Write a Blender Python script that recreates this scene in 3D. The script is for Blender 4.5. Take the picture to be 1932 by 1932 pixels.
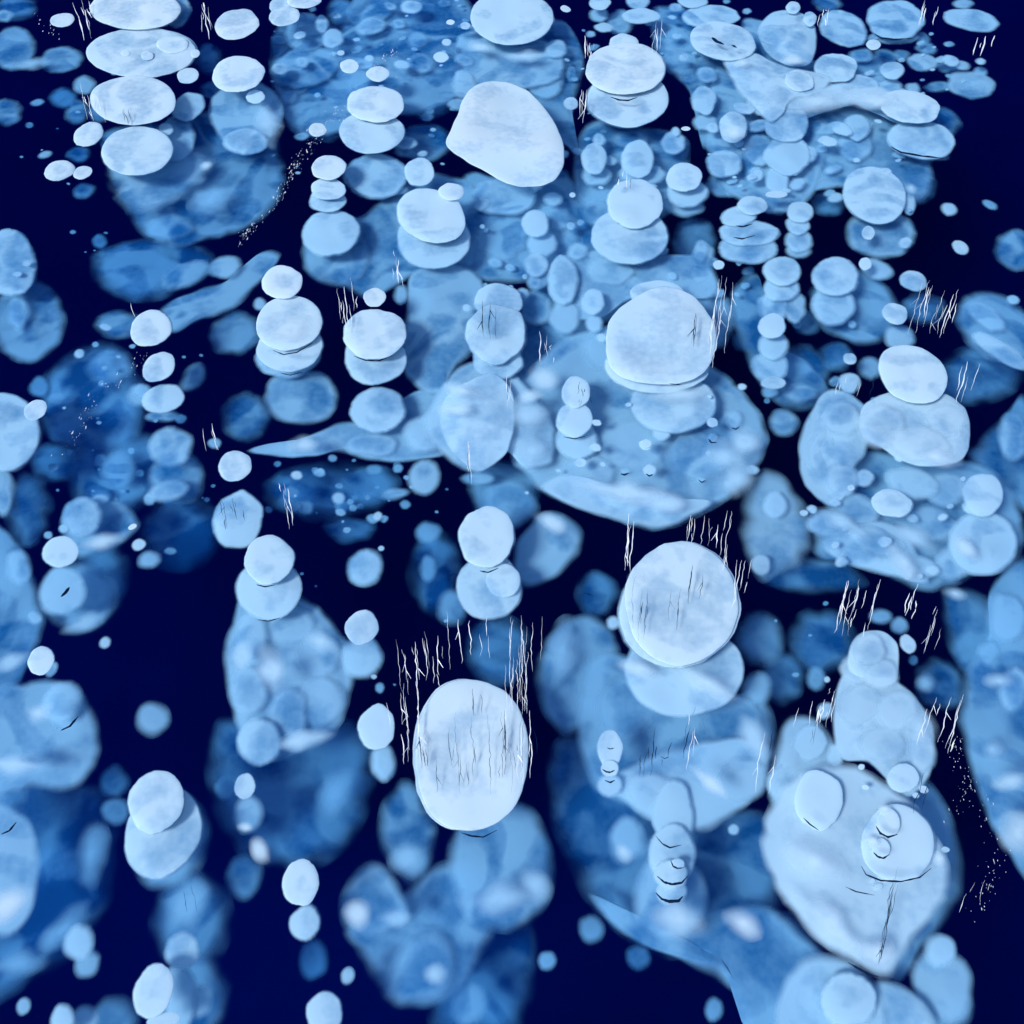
import bpy, math, random
from mathutils import Vector, Matrix, noise
R = math.radians
random.seed(7)
scene = bpy.context.scene
for o in list(bpy.data.objects):
    bpy.data.objects.remove(o)

# ---------------------------------------------------------------- camera
CAM_H, PITCH, FOV = 1.5, 57.0, 62.0
cam_d = bpy.data.cameras.new('camera')
cam = bpy.data.objects.new('camera', cam_d)
scene.collection.objects.link(cam)
cam.location = (0, 0, CAM_H)
cam.rotation_euler = (R(90 - PITCH), 0, 0)
cam_d.sensor_width = 36
cam_d.angle = R(FOV)
cam_d.clip_start, cam_d.clip_end = 0.05, 200
scene.camera = cam

# ---------------------------------------------------------------- light: low hazy sun from the left, behind the viewer
SUN_EL, SUN_AZ = 44.0, 238.0       # azimuth, clockwise from +Y (the direction the camera looks)
world = bpy.data.worlds.new('World'); scene.world = world
world.use_nodes = True
wn = world.node_tree.nodes; wl = world.node_tree.links
bg = wn['Background']
sky = wn.new('ShaderNodeTexSky'); sky.sky_type = 'NISHITA'; sky.sun_disc = False
sky.sun_elevation = R(SUN_EL); sky.sun_rotation = R(SUN_AZ)
wl.new(sky.outputs[0], bg.inputs[0]); bg.inputs[1].default_value = 0.15
sd = bpy.data.lights.new('sun', 'SUN'); sd.energy = 2.9; sd.angle = R(15.0); sd.color = (1.0, 0.96, 0.9)
sun = bpy.data.objects.new('sun', sd); scene.collection.objects.link(sun)
az = R(SUN_AZ)
sdir = Vector((math.sin(az) * math.cos(R(SUN_EL)), math.cos(az) * math.cos(R(SUN_EL)), math.sin(R(SUN_EL))))
sun.rotation_euler = sdir.to_track_quat('Z', 'Y').to_euler()
sun.location = sdir * 8
vs = scene.view_settings
vs.view_transform = 'Standard'; vs.look = 'None'; vs.exposure = 0.25; vs.gamma = 1.0; vs.use_curve_mapping = False
cy = scene.cycles
cy.use_denoising = True
cy.max_bounces = 5; cy.diffuse_bounces = 2; cy.transparent_max_bounces = 32; cy.volume_bounces = 1
cy.sample_clamp_indirect = 4.0

# ---------------------------------------------------------------- helpers
def tag(o, label=None, cat=None, group=None, kind=None):
    if label: o['label'] = label
    if cat: o['category'] = cat
    if group: o['group'] = group
    if kind: o['kind'] = kind
    return o

def link_mesh(name, verts, faces, mat, loc=(0, 0, 0), smooth=True, attrs=None, parent=None):
    me = bpy.data.meshes.new(name)
    me.from_pydata(verts, [], faces)
    if attrs:
        for k, v in attrs.items():
            a = me.attributes.new(k, 'FLOAT', 'POINT')
            a.data.foreach_set('value', v)
    if smooth:
        me.polygons.foreach_set('use_smooth', [True] * len(me.polygons))
    me.materials.append(mat)
    me.update()
    o = bpy.data.objects.new(name, me)
    o.location = loc
    scene.collection.objects.link(o)
    if parent: o.parent = parent
    return o

FPX = 966.0 / math.tan(R(FOV / 2))
rotm = Matrix.Rotation(R(90 - PITCH), 3, 'X')
def ray(px, py):
    return (rotm @ Vector(((px - 966) / FPX, -(py - 966) / FPX, -1.0))).normalized()
def at(px, py, depth):
    """The point of the ice, depth metres under its surface, that a sight line from the standing viewer meets."""
    v = ray(px, py)
    return Vector((0, 0, CAM_H)) + v * ((CAM_H + depth) / -v.z)

# ---------------------------------------------------------------- materials
def mat(name):
    m = bpy.data.materials.new(name); m.use_nodes = True
    m.node_tree.nodes.clear()
    return m, m.node_tree.nodes, m.node_tree.links

def math_node(N, L, op, a, b=None, c=None, clamp=False):
    n = N.new('ShaderNodeMath'); n.operation = op; n.use_clamp = clamp
    for i, v in enumerate((a, b, c)):
        if v is None: continue
        if isinstance(v, (int, float)): n.inputs[i].default_value = v
        else: L.new(v, n.inputs[i])
    return n.outputs[0]

def attr(N, name):
    n = N.new('ShaderNodeAttribute'); n.attribute_name = name
    return n.outputs['Fac']

def bubble_material():
    m, N, L = mat('frosted_gas_bubble')
    out = N.new('ShaderNodeOutputMaterial')
    geo = N.new('ShaderNodeNewGeometry')
    edge, soft, opac, mott = attr(N, 'edge'), attr(N, 'soft'), attr(N, 'opacity'), attr(N, 'frost')
    n1 = N.new('ShaderNodeTexNoise'); n1.inputs['Scale'].default_value = 7.0; n1.inputs['Detail'].default_value = 2.0
    n1.inputs['Distortion'].default_value = 0.6
    n2 = N.new('ShaderNodeTexNoise'); n2.inputs['Scale'].default_value = 60.0; n2.inputs['Detail'].default_value = 2.0
    for n in (n1, n2): L.new(geo.outputs['Position'], n.inputs['Vector'])
    # edges fade out over the soft margin
    ramp = math_node(N, L, 'DIVIDE', edge, soft, clamp=True)
    mr = N.new('ShaderNodeMapRange'); mr.interpolation_type = 'SMOOTHSTEP'
    L.new(ramp, mr.inputs[0])
    # frost is uneven: thick and white in places, thin and clear in others
    fr = N.new('ShaderNodeMapRange'); fr.interpolation_type = 'SMOOTHSTEP'
    fr.inputs[1].default_value = 0.36; fr.inputs[2].default_value = 0.66
    L.new(n1.outputs[0], fr.inputs[0])
    thin = math_node(N, L, 'SUBTRACT', 1.0, fr.outputs[0])
    a = math_node(N, L, 'MULTIPLY', math_node(N, L, 'MULTIPLY', mr.outputs[0], opac),
                  math_node(N, L, 'SUBTRACT', 1.0, math_node(N, L, 'MULTIPLY', math_node(N, L, 'MULTIPLY', thin, math_node(N, L, 'SUBTRACT', mott, 0.5, clamp=True)), 0.7)))
    # veins where the frost is thickest
    n4 = N.new('ShaderNodeTexNoise'); n4.inputs['Scale'].default_value = 4.2; n4.inputs['Detail'].default_value = 1.0
    n4.inputs['Distortion'].default_value = 1.2
    L.new(geo.outputs['Position'], n4.inputs['Vector'])
    rid = math_node(N, L, 'MULTIPLY', math_node(N, L, 'ABSOLUTE', math_node(N, L, 'SUBTRACT', n4.outputs[0], 0.5)), 6.5)
    vein = N.new('ShaderNodeMapRange'); vein.interpolation_type = 'SMOOTHSTEP'
    L.new(math_node(N, L, 'SUBTRACT', 1.0, rid, clamp=True), vein.inputs[0])
    grain = math_node(N, L, 'MULTIPLY', math_node(N, L, 'SUBTRACT', n2.outputs[0], 0.5), 0.55)
    w0 = math_node(N, L, 'SUBTRACT', 1.0, math_node(N, L, 'MULTIPLY', mott, math_node(N, L, 'ADD', 0.55, math_node(N, L, 'MULTIPLY', thin, 0.75))))
    w1 = math_node(N, L, 'ADD', w0, math_node(N, L, 'MULTIPLY', math_node(N, L, 'MULTIPLY', vein.outputs[0], n1.outputs[0]), math_node(N, L, 'MULTIPLY', mott, 2.3)))
    # frost gathers along the rims
    rim = N.new('ShaderNodeMapRange'); rim.interpolation_type = 'SMOOTHSTEP'
    rim.inputs[1].default_value = 0.012; rim.inputs[2].default_value = 0.04; rim.inputs[3].default_value = 1; rim.inputs[4].default_value = 0
    L.new(edge, rim.inputs[0])
    rimw = math_node(N, L, 'MULTIPLY', math_node(N, L, 'MULTIPLY', rim.outputs[0], n4.outputs[0]), math_node(N, L, 'MULTIPLY', mott, 0.9))
    w = math_node(N, L, 'ADD', math_node(N, L, 'ADD', w1, rimw), grain, clamp=True)
    col = N.new('ShaderNodeMix'); col.data_type = 'RGBA'
    L.new(w, col.inputs[0])
    col.inputs[6].default_value = (0.06, 0.31, 0.57, 1); col.inputs[7].default_value = (0.81, 0.90, 0.97, 1)
    d = N.new('ShaderNodeBsdfDiffuse'); t = N.new('ShaderNodeBsdfTranslucent'); tr = N.new('ShaderNodeBsdfTransparent')
    L.new(col.outputs[2], d.inputs[0]); L.new(col.outputs[2], t.inputs[0])
    m1 = N.new('ShaderNodeMixShader'); m1.inputs[0].default_value = 0.28
    L.new(d.outputs[0], m1.inputs[1]); L.new(t.outputs[0], m1.inputs[2])
    m2 = N.new('ShaderNodeMixShader')
    L.new(a, m2.inputs[0]); L.new(tr.outputs[0], m2.inputs[1]); L.new(m1.outputs[0], m2.inputs[2])
    L.new(m2.outputs[0], out.inputs['Surface'])
    return m

def plain(name, c, rough=0.6, vary=0.0):
    m, N, L = mat(name)
    out = N.new('ShaderNodeOutputMaterial'); p = N.new('ShaderNodeBsdfPrincipled')
    p.inputs['Roughness'].default_value = rough
    p.inputs['Specular IOR Level'].default_value = 0.0 if max(c) < .2 else 0.5
    n = N.new('ShaderNodeTexNoise'); n.inputs['Scale'].default_value = 40
    mx = N.new('ShaderNodeMix'); mx.data_type = 'RGBA'
    mx.inputs[6].default_value = (*[k * (1 - vary) for k in c], 1); mx.inputs[7].default_value = (*c, 1)
    g = N.new('ShaderNodeNewGeometry'); L.new(g.outputs['Position'], n.inputs['Vector'])
    L.new(n.outputs[0], mx.inputs[0]); L.new(mx.outputs[2], p.inputs['Base Color'])
    L.new(p.outputs[0], out.inputs['Surface'])
    return m

M_BUB = bubble_material()
M_WHITE = plain('white_fracture', (0.85, 0.88, 0.95), 0.3, 0.3)
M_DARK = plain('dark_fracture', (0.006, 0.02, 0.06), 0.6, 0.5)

# ---------------------------------------------------------------- the ice (clear blue absorbing volume) and the dark water below
def box(name, lo, hi, m):
    x0, y0, z0 = lo; x1, y1, z1 = hi
    v = [(x0,y0,z0),(x1,y0,z0),(x1,y1,z0),(x0,y1,z0),(x0,y0,z1),(x1,y0,z1),(x1,y1,z1),(x0,y1,z1)]
    f = [(0,3,2,1),(4,5,6,7),(0,1,5,4),(1,2,6,5),(2,3,7,6),(3,0,4,7)]
    return link_mesh(name, v, f, m, smooth=False)

m, N, L = mat('clear_blue_ice')
out = N.new('ShaderNodeOutputMaterial')
va = N.new('ShaderNodeVolumeAbsorption')
SIG = (4.3, 1.85, 0.56)
dens = max(SIG) * 1.02
va.inputs['Color'].default_value = (*[1 - s / dens for s in SIG], 1); va.inputs['Density'].default_value = dens
vsn = N.new('ShaderNodeVolumeScatter')
SCA = (0.001, 0.005, 0.06)
vsn.inputs['Color'].default_value = (SCA[0] / SCA[2], SCA[1] / SCA[2], 1, 1); vsn.inputs['Density'].default_value = SCA[2]
ad = N.new('ShaderNodeAddShader')
L.new(va.outputs[0], ad.inputs[0]); L.new(vsn.outputs[0], ad.inputs[1]); L.new(ad.outputs[0], out.inputs['Volume'])
ice = box('lake_ice', (-7, -5, -1.6), (7, 9, 0), m)
tag(ice, kind='structure')

m, N, L = mat('deep_water')
out = N.new('ShaderNodeOutputMaterial'); p = N.new('ShaderNodeBsdfDiffuse')
n = N.new('ShaderNodeTexNoise'); n.inputs['Scale'].default_value = 0.55; n.inputs['Detail'].default_value = 4
g = N.new('ShaderNodeNewGeometry'); L.new(g.outputs['Position'], n.inputs['Vector'])
mx = N.new('ShaderNodeMix'); mx.data_type = 'RGBA'
mx.inputs[6].default_value = (0.005, 0.04, 0.085, 1); mx.inputs[7].default_value = (0.01, 0.09, 0.16, 1)
wr = N.new('ShaderNodeMapRange'); wr.inputs[1].default_value = 0.5; wr.inputs[2].default_value = 0.7
L.new(n.outputs[0], wr.inputs[0]); L.new(wr.outputs[0], mx.inputs[0]); L.new(mx.outputs[2], p.inputs[0]); L.new(p.outputs[0], out.inputs[0])
s = 60
water = link_mesh('deep_water', [(-s, -s, 0), (s, -s, 0), (s, s, 0), (-s, s, 0)], [(0, 1, 2, 3)], m, loc=(0, 0, -0.85), smooth=False)
tag(water, kind='structure')

# ---------------------------------------------------------------- bubbles
# One line each: centre x y, half axes, tilt, haziness (how deep it lies), and what it is.
DATA = """
255 16 86 40 0 .0 cut by the top edge, head of the upper left stack
267 100 102 48 0 .05 second down in the upper left stack, two pits on it
237 100 9 6 0 .02 pit left of two on the second disc of the upper left stack
278 105 12 9 0 .02 pit right of two on the second disc of the upper left stack
326 84 30 17 0 .025 overlapping the right side of the second disc of the upper left stack
368 101 9 8 0 .03 knob at the right tip of the upper left stack's second disc
355 143 21 15 -10 .05 just right of the upper left stack, below its second disc
252 190 81 47 0 .02 third down in the upper left stack
258 285 68 46 -5 .06 fourth and lowest bright disc of the upper left stack
355 202 32 24 -35 .25 leaning out right from behind the upper left stack's third disc
334 262 32 42 0 .32 behind the right side of the upper left stack's fourth disc
312 245 14 12 0 .2 between third and fourth discs of the upper left stack, right side
330 20 30 32 0 .3 behind the right end of the upper left stack's head
118 38 23 13 -8 .01 alone near the top edge, left of the upper left stack
115 113 36 23 -10 .48 hazy oval left of the upper left stack's second disc
158 160 18 17 0 .4 hazy dot left of the upper left stack's third disc
120 185 22 18 0 .88 barely visible, in dark ice left of the upper left stack
70 194 12 6 -10 .5 fleck in the dark between left edge and upper left stack
145 212 18 22 0 .6 hazy, just above the tilted white oval left of the stack
190 212 22 16 0 .5 half hidden behind the lower left of the third stack disc
167 254 30 21 -22 .02 tilted crisp oval beside the upper left stack's fourth disc
55 236 7 5 0 .6 fleck in the dark ice under the fleck near the left edge
85 292 13 6 -15 .35 sliver above the pair of ovals low left of the stack
112 322 29 19 -12 .02 left one of a pair of ovals in dark ice
156 326 18 12 -15 .02 right one of a pair of ovals in dark ice
148 292 20 14 0 .75 above the right one of the pair of ovals
160 360 20 13 -10 .65 below the right one of the pair of ovals
188 455 13 13 0 .85 alone in dark ice under the upper left mass
26 92 38 42 0 .48 at the left edge near the top, with pale lower rim
8 30 16 11 0 .42 touching the left edge in the top corner
30 14 34 22 0 .75 deep one filling the top left corner
14 212 24 24 0 .5 at the left edge, level with the upper left stack's third disc
447 46 43 28 -14 .0 top one of the pair right of the upper left stack
450 140 50 34 -8 .01 capping the tall dome right of the upper left stack
463 214 68 64 0 .34 tall dome right of the upper left stack
462 268 42 24 0 .24 lower lip of the tall dome right of the upper left stack
482 183 18 13 0 .12 small patch on the tall dome right of the upper left stack
393 112 22 28 0 .78 deep between the upper left stack and its right neighbour
400 170 20 16 0 .78 deep and low between the upper left stack and its right neighbour
S .56 200,250 212,320 240,390 275,440 330,462 380,452 440,437 500,402 530,350 525,290 500,240 440,210 380,215 300,235|wide dim base under the two upper left stacks
S 0.35 212,318 228,370 268,400 330,372 380,335 390,300 330,290 260,305|paler lobe on the dim base under the upper left stack
320 430 42 22 -5 .5 bottom lobe of the dim base under the upper left stack
f 400 378 34 26 -30 .4 hazy glow in the dim base under the tall upper left dome
f 389 312 11 8 -10 .1 bright glint on the dim base below the tall dome
S .75 183,482 200,540 250,560 310,555 370,520 392,485 350,462 262,458|deep sheet below the upper left base
350 520 46 22 -22 .46 tilted strip at the right end of the deep sheet
425 504 30 20 -15 .36 small cap where the tilted band meets the upper left base
S .42 305,585 330,565 390,545 430,530 490,478 525,482 500,520 440,578 380,602 335,625 310,612|long tilted band right of the speckled white oval
18 497 48 62 0 .26 at the left edge, above the large dim round one
50 497 9 6 -15 .2 pit near the right end of the left edge mass
32 517 9 5 0 .2 pit low on the left edge mass
52 606 64 76 0 .5 large dim round one at the left edge, a quarter down
33 590 18 32 0 .42 oval core inside the large dim round one at left edge
575 2 32 14 -5 .0 cut by the top edge, right of the top pair
530 12 22 16 0 .06 left one of the two behind the top edge oval
537 31 30 18 -8 .03 bulging below the top edge oval, left part
578 62 40 36 0 .46 dim column below the top edge oval
607 46 12 17 0 .3 right shoulder of the column below the top edge oval
627 73 20 18 -25 .3 just right of the column below the top edge oval
577 127 62 36 -12 .46 broad dim one beneath the column near the top edge
528 130 15 11 0 .25 bright left end of the broad dim one near the top
570 117 14 10 0 .3 patch on the middle of the broad dim one near top
550 163 30 17 0 .52 ledge below the broad dim one near the top
545 182 16 12 0 .5 lowest step under the broad dim one near the top
645 26 26 28 0 .72 deep one at the top edge, right of the column
708 28 32 20 -28 .46 tilted ridge near the top edge, upper part
700 50 28 16 -12 .36 tilted ridge near the top edge, lower part
752 46 12 9 0 .42 between the tilted ridge and the top pale plate
775 13 20 12 0 .26 at the top edge above the cluttered dark patch
632 30 6 5 0 .3 dot right of the column below the top edge oval
850 42 8 5 0 .0 white dot left of the pale plate at top
878 49 10 7 0 .12 dot touching the pale plate at top centre
843 80 9 7 0 .15 dot below the white dot near the pale plate
832 108 15 10 0 .1 largest of the dots left of the layered top mass
797 62 40 52 0 .62 deep column in the cluttered patch near the top
790 76 18 14 0 .46 patch on the deep column near the top
792 120 26 18 0 .42 hazy square patch under the deep column near top
740 70 26 18 0 .68 deep one between ridge and column near the top
800 160 62 60 0 .88 almost black blue base in the cluttered patch
643 100 7 5 0 .1 dot above the two white ovals near the top
697 110 8 6 0 .25 dot above the stack with two speckled discs
659 125 18 13 0 .02 left of the two white ovals above the speckled stack
690 122 18 9 0 .4 smudge between the two white ovals
713 140 22 15 -5 .03 right of the two white ovals above the speckled stack
680 98 36 18 0 .68 deep behind the dots above the speckled stack
620 190 74 70 0 .78 wide deep one left of the speckled stack
806 220 12 9 0 .5 dim dot in the dark right of the speckled stack
817 245 6 4 0 .3 speck in the dark left of the great white dome
709 197 54 34 3 .03 upper disc of the speckled stack
701 250 62 40 0 .1 lower disc of the speckled stack
710 332 56 42 0 .28 bowl under the speckled stack
720 358 52 14 0 .36 lower rim of the bowl under the speckled stack
599 245 17 13 0 .03 alone at the frost speck trail, left of the speckled stack
620 317 33 23 -5 .02 top disc of the three disc stack beside the speck trail
619 357 33 21 0 .08 middle disc of the three disc stack beside the speck trail
618 377 35 24 0 .15 bottom disc of the three disc stack beside the speck trail
623 440 54 43 -8 .2 dome under the three disc stack
635 482 62 58 0 .42 dim foot of the dome under the three disc stack
792 325 28 27 0 .12 round one between the bowl and the great white dome
765 282 20 15 0 .38 above the round one beside the bowl
802 270 46 34 0 .52 dim one in front left of the great white dome
852 362 24 17 0 .03 cap on the shoulder of the pale twin discs
815 408 66 50 18 .07 upper of the pale twin discs left below the great dome
818 452 68 56 0 .18 lower of the pale twin discs left below the great dome
S .0 925,153 962,156 1004,178 1038,218 1060,262 1065,305 1046,340 1004,353 958,347 908,320 862,293 841,272 850,246 862,220 873,188 895,163|great white dome in the upper middle
965 35 78 50 0 .1 pale plate at the top edge above the great dome
S .36 870,65 862,110 862,160 885,188 1000,165 1050,150 1062,110 1020,75 950,60|layered mass between the top plate and the great dome
875 160 22 28 0 .3 left lobe touching the great white dome
1067 17 10 6 20 .0 glint right of the top plate
1048 92 20 17 0 .3 on the slope right of the top plate
1025 145 38 40 0 .4 on the right shoulder behind the great dome
1078 140 10 14 0 .45 between the great dome and the scalloped stack
1077 195 14 12 0 .15 round dot right of the great white dome
1132 5 20 14 0 .16 leftmost at the top edge above the scalloped stack
1130 28 17 14 0 .36 second down the short column left above the scalloped stack
1170 42 24 24 0 .42 dim one directly above the scalloped stack
1203 3 22 14 0 .25 at the top edge above the scalloped stack
1210 30 34 15 0 .2 wide one above right of the scalloped stack
1177 84 28 20 0 .07 knob on top of the scalloped stack
1180 130 76 49 0 .02 upper disc of the scalloped stack
1184 187 77 53 0 .1 lower disc of the scalloped stack
1283 98 30 44 -15 .46 bean shape right of the scalloped stack
1276 68 10 6 0 .3 cap on the bean right of the scalloped stack
1290 44 28 20 0 .52 above the bean right of the scalloped stack
1308 3 28 12 0 .2 cut by the top edge above the notched plate
1341 32 54 22 0 .22 plate behind and above the notched plate
1363 78 62 36 10 .12 notched plate with dark slits at upper right
1333 141 19 14 0 .3 crowned one at the head of the thin column
1328 190 23 26 0 .24 thickest part of the thin column, upper right
1330 232 22 16 0 .32 foot of the thin column at upper right
1383 240 26 30 0 .15 bright knot left in the pale upper right mass
1294 243 9 4 0 .0 tiny white sliver in the dark below the thin column
1130 264 11 13 0 .26 tip of the little cone below the scalloped stack
1121 300 23 30 0 .2 body of the little cone below the scalloped stack
1125 330 27 20 0 .32 base of the little cone below the scalloped stack
1203 300 31 36 0 .2 barrel directly below the scalloped stack
1212 330 46 20 0 .32 skirt of the barrel below the scalloped stack
1190 262 30 16 0 .42 between the scalloped stack and the barrel
1270 270 22 22 0 .26 right of the barrel, crowned by a knob
1275 249 8 9 0 .22 knob right of the barrel
1290 335 33 28 0 .12 upper disc of the ringed stack by the dark gap
1295 364 38 28 0 .24 middle disc of the ringed stack by the dark gap
1290 388 36 20 0 .36 foot of the ringed stack by the dark gap
1197 385 52 46 0 .1 upper half of the bell below the barrel
1188 445 72 54 0 .16 lower half of the bell below the barrel
1125 402 25 25 0 .42 hazy lobe left of the bell
1105 456 22 26 0 .52 dim lobe lower left of the bell
1080 368 6 5 0 .1 white dot left of the bell
1010 422 25 25 0 .2 head of the stepped column below the great dome
1022 460 28 25 0 .3 second step of the column below the great dome
1056 410 18 25 0 .42 beside the head of the stepped column
1011 500 22 22 0 .24 third step of the column below the great dome
1010 532 15 14 0 .3 fourth step of the column below the great dome
952 370 60 36 0 .34 shelf right under the great white dome
945 440 52 48 0 .46 lower shelf under the great white dome
S 0.47 880,330 960,340 1060,320 1090,400 1080,480 1030,520 940,530 880,510 850,430|dim backing beneath the great white dome
1366 310 33 25 0 .25 round one at the foot of the pale upper right mass
1370 350 36 22 0 .42 dim tread below the round one, right of the dark gap
1419 388 28 18 0 .14 top of the four layer stack in the right middle
1394 408 34 20 -8 .18 second layer of the four layer stack
1412 440 55 24 0 .21 third layer of the four layer stack
1414 470 56 27 0 .25 bottom layer of the four layer stack
1310 460 36 48 0 .62 deep one between bell and four layer stack
1322 474 14 20 0 .32 thin one right of the bell
1356 500 11 9 0 .1 white dot under the left of the four layer stack
S 0.42 1520,205 1600,195 1690,232 1740,272 1757,330 1740,372 1680,390 1600,355 1530,362 1480,385 1465,330 1490,260|wide dim backing of the upper right mass
S .2 1449,30 1475,20 1510,25 1535,45 1540,80 1530,118 1495,125 1452,105 1430,60|skull shaped one at the top edge, right of the notched plate
1496 15 14 12 0 .12 little cap on the skull shaped one
1528 36 13 14 0 .14 right horn of the skull shaped one
f 1497 112 20 9 0 .04 white patch at the chin of the skull shaped one
S .42 1400,40 1450,45 1480,90 1540,120 1530,170 1470,150 1420,110|shaded slope between notched plate and skull shaped one
1591 54 46 33 22 .25 tilted plate, left of three at the top right
1690 38 54 37 0 .27 round plate, middle of three at the top right
1690 70 42 12 0 .38 rim beneath the middle plate at the top right
1832 38 52 20 9 .27 flat plate, rightmost of three at the top right
1817 7 18 9 0 .35 above the rightmost flat plate at the top right
1648 85 14 10 0 .08 white dot between the left and middle top right plates
1740 74 12 14 0 .5 right under the middle top right plate, upper
1748 92 19 11 10 .5 right under the middle top right plate, lower
1560 5 26 14 0 .5 at the top edge above the tilted plate
1577 128 40 28 0 .15 pale one below the tilted top right plate
1630 132 38 32 0 .46 shaded one right of the pale one below tilted plate
1625 105 24 12 0 .36 above the shaded one below the top right plates
1670 108 22 14 0 .5 dim one below the middle top right plate
1683 133 23 17 0 .2 small domed one at the right end of the upper right mass
1740 118 28 16 5 .3 longish one under the right of the middle plate
1700 105 16 10 0 .5 dim bit beside the longish one
1793 115 16 10 15 .24 first of a chain of three under the flat plate
1815 123 14 8 10 .3 second of a chain of three under the flat plate
1790 128 24 9 0 .52 hazy underside of the chain under the flat plate
1850 116 9 6 0 .22 dot under the flat plate at far right
1830 160 45 26 6 .34 lone dim disc at far right below the flat plate
1850 136 13 9 0 .4 hump on the lone dim disc at far right
1770 164 24 9 -5 .5 dim sliver left of the lone disc at far right
1722 167 13 11 0 .32 dot above the right tip of the bright band
1738 264 64 36 6 .2 pale disc ending the upper right mass
1780 232 26 26 0 .6 shaded one behind the pale end disc
1742 290 52 13 6 .36 rim under the pale end disc
1717 202 58 30 10 .09 right tip of the bright band
1617 240 24 24 0 .28 upper one of the pair inside the arch
1612 275 33 30 0 .34 lower one of the pair inside the arch
1520 292 22 15 -10 .25 lobe left inside the arch
1650 368 60 52 25 .14 helmet shaped one below the arch
1715 385 12 20 0 .25 right ear of the helmet shaped one
1662 440 65 46 0 .36 jaw under the helmet shaped one
1638 440 13 13 0 .1 bright spot in the jaw of the helmet shaped one
1708 458 12 10 0 .2 bright spot at the right jaw of the helmet shaped one
1735 345 26 36 0 .58 dim one right of the helmet shaped one
f 1719 354 10 9 0 .15 glint beside the helmet shaped one
1562 384 26 22 10 .68 deep one left of the helmet shaped one
1790 395 15 12 15 .25 left of two specks in dark ice at right
1868 387 14 7 28 .45 right of two specks in dark ice at right
1812 467 17 12 25 .15 alone in the dark ice right of the helmet shaped one
1916 472 36 36 -20 .48 at the right edge a quarter down
1509 400 25 20 0 .18 top of the narrow stack beside the four layer one
1505 426 22 18 0 .22 second of the narrow stack beside the four layer one
1507 455 26 22 0 .26 third of the narrow stack beside the four layer one
1506 475 24 13 0 .3 foot of the narrow stack beside the four layer one
1468 386 20 18 0 .48 behind, between four layer stack and narrow stack
284 620 40 33 -22 .03 speckled oval a third down at left
225 612 42 22 0 .52 hazy wing left of the speckled oval
198 617 11 6 15 .3 glint on the hazy wing of the speckled oval
150 668 9 8 -20 .25 dot in dark ice left of the dim egg
207 690 38 28 0 .56 dim egg below the speckled oval
443 630 44 36 -18 .52 dim one left of the tilted stack
300 693 34 25 -32 .07 tilted oval above the mitten shape at left
365 712 17 27 35 .42 thumb of the mitten shape at left
307 752 40 26 -14 .15 palm of the mitten shape at left
262 746 22 20 0 .4 left side of the mitten shape
308 786 32 9 0 .4 thin rim under the mitten shape
67 774 23 18 -32 .04 beside the big half disc at the left edge
75 730 18 18 0 .72 deep one above the oval at the left edge half disc
115 752 32 30 0 .78 deep one right of the left edge half disc
215 790 42 42 0 .78 deep round one below the dim egg
120 815 26 18 0 .78 deep smudge left of the deep round one
108 872 42 32 0 .88 faintest one below the left edge half disc
5 815 68 74 0 .2 big half disc at the left edge
322 843 40 37 -10 .3 head of the dim bust at left
335 902 48 46 0 .46 shoulders of the dim bust at left
318 926 38 20 -10 .32 pale chest of the dim bust at left
283 942 11 11 0 .35 dot at the lower left of the dim bust
222 886 28 36 0 .58 dim one left of the bust
185 885 42 38 0 .8 deep one behind, left of the bust
443 880 32 28 -25 .04 crisp white oval right of the bust
463 786 38 42 0 .58 dim round one left under the tilted stack
6 925 20 45 0 .35 narrow one at left edge below the half disc
55 960 32 62 0 .76 deep haze near left edge below the half disc
533 533 38 32 -5 .0 small top disc of the tilted stack
545 610 63 50 -14 .04 large second disc of the tilted stack
547 656 62 45 -6 .1 third disc of the tilted stack
545 676 58 36 -6 .26 thin rim under the tilted stack
490 572 11 12 0 .3 little bud left of the tilted stack
567 750 68 52 0 .36 dim disc at the foot of the tilted stack
707 561 21 18 0 .0 white dot above the drum
707 631 58 48 -8 .03 top face of the drum left of centre
709 675 58 52 -5 .13 lower body of the drum left of centre
713 775 52 42 -5 .2 shaded bowl below the drum
757 556 13 18 0 .36 square one right of the white dot above the drum
S .34 470,852 505,838 560,832 640,800 700,790 780,740 850,740 870,800 840,855 790,866 740,872 690,864 640,852 600,860 540,862|long sheet running left from the centre column
f 575 838 27 15 0 .1 bright flare on the left end of the long sheet
S .34 775,520 830,500 895,515 920,580 900,650 850,705 835,745 790,730 760,690 768,600|blue panel right of the drum
940 570 46 34 0 .14 head of the centre pawn
935 630 58 56 0 .12 body of the centre pawn
937 680 46 36 0 .18 neck of the centre pawn
798 560 20 40 0 .36 upright hazy one on the blue panel
880 582 8 8 0 .2 dot left of the centre pawn
S .15 880,722 930,705 965,740 968,810 950,860 905,888 870,870 840,832 830,785 842,748|broad foot of the centre pawn
900 903 30 11 0 .38 rim under the broad foot of the centre pawn
800 900 28 34 10 .3 upright egg below the long sheet
560 897 10 8 0 .2 white dot under the left of the long sheet
638 940 12 11 -30 .28 dot in the dark below the long sheet
620 925 110 46 0 .84 dark teal bed below the long sheet
575 958 16 13 0 .55 dim dot at the lower left of the teal bed
745 932 28 10 -8 .4 greenish sliver below the long sheet
700 915 45 30 0 .75 deep patch left of the upright egg
1061 530 28 46 0 .26 slim upright one above the tin man
1066 600 29 30 0 .3 round foot of the slim upright one
1010 582 32 30 0 .38 left of the slim upright one's foot
1118 570 22 25 0 .2 upper bead left of the grand central dome
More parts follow.
